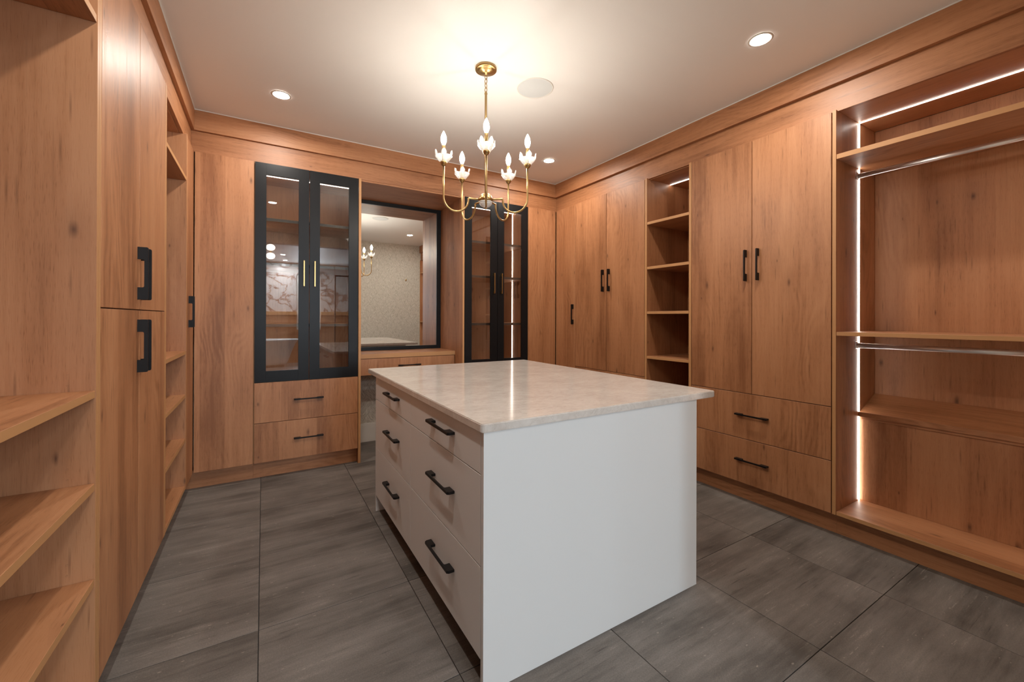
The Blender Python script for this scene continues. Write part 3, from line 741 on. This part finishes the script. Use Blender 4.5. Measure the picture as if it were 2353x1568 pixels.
for k in range(5):
    a = ang0 + 2 * PI * k / 5
    ca, sa = math.cos(a), math.sin(a)
    P = lambda r, z: (QX + r * ca, QY + r * sa, z)
    pts = [P(0.036, HZ), P(0.07, HZ), P(R_IN - .003, HZ), P(R_IN, HZ - .003)]
    rr = (R_OUT - R_IN) / 2; cz = HZ - .010
    for i in range(19):
        t_ = PI + PI * i / 18
        pts.append(P(R_IN + rr + rr * math.cos(t_), cz + rr * math.sin(t_)))
    pts += [P(R_OUT, HZ + .05), P(R_OUT, ZC - .02)]
    arm = MB().tube(pts, 0.0058, 12).build('arm', BRASS, ch)
    c = (QX + R_OUT * ca, QY + R_OUT * sa, ZC)
    MB().lathe([(0, -0.022), (0.0085, -0.022), (0.012, -0.020), (0.0175, -0.012), (0.0205, -0.004), (0.0205, 0.0), (0, 0.001)], c, 24).build('socket_cup', BRASS, arm)
    MB().lathe([(0, 0.002), (0.0098, 0.002), (0.0098, 0.096), (0.0085, 0.098), (0, 0.098)], c, 16).build('candle_sleeve', BRASS, arm)
    bp = [(0, 0.0985), (0.0075, 0.0985), (0.0090, 0.103), (0.0135, 0.114), (0.0165, 0.126), (0.0168, 0.134), (0.0150, 0.147), (0.0110, 0.160), (0.0060, 0.171), (0.0025, 0.178), (0, 0.181)]
    MB().lathe(bp, c, 16).build('bulb', BULB, arm)
    bowl = [(0.0115, 0.0015), (0.022, 0.0025), (0.0285, 0.006), (0.0290, 0.009), (0.0345, 0.012), (0.0352, 0.016), (0.0400, 0.019), (0.0408, 0.024), (0.0455, 0.027), (0.0500, 0.0335), (0.0470, 0.0345), (0.0425, 0.029), (0.037, 0.022), (0.030, 0.014), (0.020, 0.007), (0.0115, 0.0055)]
    cup = MB().lathe(bowl, c, 36).build('glass_cup', BOWL, ch)
    cup['label'] = 'ribbed glass cup'
    for q in range(5):
        th = ang0 + (PI / 5 if k == 0 else 0.12) + 2 * PI * q / 5
        o = bpy.data.objects.new('petal', PET); COL.objects.link(o); o.parent = cup
        o.matrix_local = Matrix.Translation(Vector(c) - root_loc(ch)) @ Matrix.Rotation(th, 4, 'Z')

# ------------------------------------------------------------------ wallpaper wall hook (seen in the mirror)
t = thing('wall_hook', 'small brass hook on the wallpapered wall, seen in the mirror', 'hook', (2.55, FW, 2.05))
MB().lathe([(0, 0.0005), (0.016, 0.0005), (0.016, 0.006), (0.012, 0.009), (0, 0.009)], (2.55, FW, 2.05), 20, 'y').build('rosette', BRASS, t)
MB().tube([(2.55, FW + .008, 2.05), (2.55, FW + .035, 2.045), (2.55, FW + .05, 2.06), (2.55, FW + .05, 2.08)], 0.005, 10).build('peg', BRASS, t)

# ------------------------------------------------------------------ bathroom behind the camera (seen only in reflections)
BATH = simple('bathroom_wall_paint', (0.62, 0.58, 0.53), 0.6)
struct(bx('wall_bathroom_left', BATH, None, -2.35, -2.25, -5.5, 0.06, 0, CZ, 0))
struct(bx('wall_bathroom_return', BATH, None, -2.25, LW, 0.06, FW, 0, CZ, 0))
WX0, WX1, WZ0, WZ1 = 0.80, 1.42, 0.92, 2.48
m = MB(); m.box(-2.25, WX0, -5.6, -5.5, 1.43, CZ, 0); m.box(WX1, RW, -5.6, -5.5, 1.43, CZ, 0); m.box(WX0, WX1, -5.6, -5.5, WZ1, CZ, 0)
struct(m.build('wall_bathroom_far', MARBLE))
m = MB(); m.box(-2.25, WX0, -5.6, -5.48, 0, 1.33, 0); m.box(WX1, RW, -5.6, -5.48, 0, 1.33, 0); m.box(WX0, WX1, -5.6, -5.48, 0, WZ0, 0)
struct(m.build('wall_bathroom_wainscot', WX))
m = MB(); m.box(WX1, RW, -5.6, -5.44, 1.3305, 1.4295, 0.002); m.box(-2.25, WX0, -5.6, -5.44, 1.3305, 1.4295, 0.002)
struct(m.build('trim_8', EDGE))
wn = struct(MB().box(WX0, WX1, -5.56, -5.553, WZ0, WZ1, 0).build('window_1', CLEAR))
m = MB(); m.box(WX0, WX0 + .05, -5.58, -5.53, WZ0, WZ1, .002); m.box(WX1 - .05, WX1, -5.58, -5.53, WZ0, WZ1, .002); m.box(WX0 + .05, WX1 - .05, -5.58, -5.53, WZ0, WZ0 + .05, 0); m.box(WX0 + .05, WX1 - .05, -5.58, -5.53, WZ1 - .05, WZ1, 0)
m.build('window_frame', TRIMW, wn)
# freestanding tub
t = thing('freestanding_bathtub', 'white freestanding bathtub on the far side of the adjoining bathroom', 'bathtub', (-0.10, -4.75, 0))
def tub_ring(a, b_, z, b, n=40): return [b.verts.new((-0.10 + a * math.copysign(abs(math.cos(2 * PI * i / n)) ** .8, math.cos(2 * PI * i / n)), -4.75 + b_ * math.copysign(abs(math.sin(2 * PI * i / n)) ** .8, math.sin(2 * PI * i / n)), z)) for i in range(n)]
b = bmesh.new()
rings = [tub_ring(a, c, z, b) for a, c, z in ((0.62, 0.30, 0.06), (0.66, 0.33, 0.12), (0.74, 0.36, 0.35), (0.83, 0.39, 0.58), (0.90, 0.42, 0.68), (0.90, 0.42, 0.70), (0.86, 0.385, 0.70), (0.80, 0.35, 0.60), (0.68, 0.30, 0.28), (0.58, 0.25, 0.20))]
for r0, r1 in zip(rings, rings[1:]):
    for i in range(40): b.faces.new((r0[i], r0[(i + 1) % 40], r1[(i + 1) % 40], r1[i])).smooth = True
b.faces.new(rings[-1]); b.faces.new(rings[0][::-1]); bmesh.ops.recalc_face_normals(b, faces=b.faces)
m = MB(); m._merge(b); m.build('shell', WHITE, t)
MB().box(-0.66, 0.46, -5.02, -4.48, 0.0, 0.0598, 0.003).build('plinth', BLACK, t)
# double globe pendant
t = thing('globe_pendant', 'pendant with two glowing opal globes in the adjoining bathroom', 'pendant light', (0.115, -1.45, CZ))
MB().lathe([(0, 0), (0.05, 0), (0.05, -0.02), (0.006, -0.024), (0.006, -0.16), (0, -0.16)], (0.115, -1.45, CZ), 20).build('rod', BRASS, t)
for z in (2.585, 2.425):
    MB().lathe([(0.075 * math.sin(PI * i / 14), 0.062 * math.cos(PI * i / 14)) for i in range(15)], (0.115, -1.45, z), 24).build('globe', GLOBE, t)
MB().lathe([(0, 2.523), (0.02, 2.521), (0.024, 2.505), (0.02, 2.489), (0, 2.487)], (0.115, -1.45, 0), 20).build('collar', BRASS, t)
# black framed shower screen
t = thing('shower_screen', 'black-framed glass shower screen in the adjoining bathroom', 'shower screen', (1.78, -1.94, 0))
m = MB(); m.box(1.30, 1.325, -1.955, -1.925, 0.0, 2.17, .001); m.box(2.235, 2.26, -1.955, -1.925, 0, 2.17, .001); m.box(1.325, 2.235, -1.955, -1.925, 2.145, 2.17, 0); m.box(1.325, 2.235, -1.955, -1.925, 0, 0.025, 0)
m.build('frame', BLACK, t)
MB().box(1.3255, 2.2345, -1.943, -1.937, 0.0255, 2.1445, 0).build('glass_pane', CLEAR, t)
def bath_fill_light(x, y, label, lens=COOLFAR):  # unseen fill lights, added to brighten the bathroom and its reflections
    t = thing('recessed_downlight', label, 'light', (x, y, CZ), 'recessed ceiling downlights')
    MB().lathe([(0.046, -0.0008), (0.048, -0.0035), (0.060, -0.003), (0.062, -0.0004)], (x, y, CZ), 24).build('trim_ring', TRIMW, t)
    MB().lathe([(0, -0.0012), (0.0455, -0.0012), (0.046, -0.0005)], (x, y, CZ), 24).build('lens', lens, t)
bath_fill_light(0.4, -3.9, 'added ceiling fill light above the bathtub in the adjoining bathroom')
bath_fill_light(1.3, -1.2, 'added ceiling fill light beside the shower screen in the adjoining bathroom', COOL)
bath_fill_light(0.5, -5.0, 'added ceiling fill light near the marble wall of the adjoining bathroom')
bpy.context.view_layer.update()
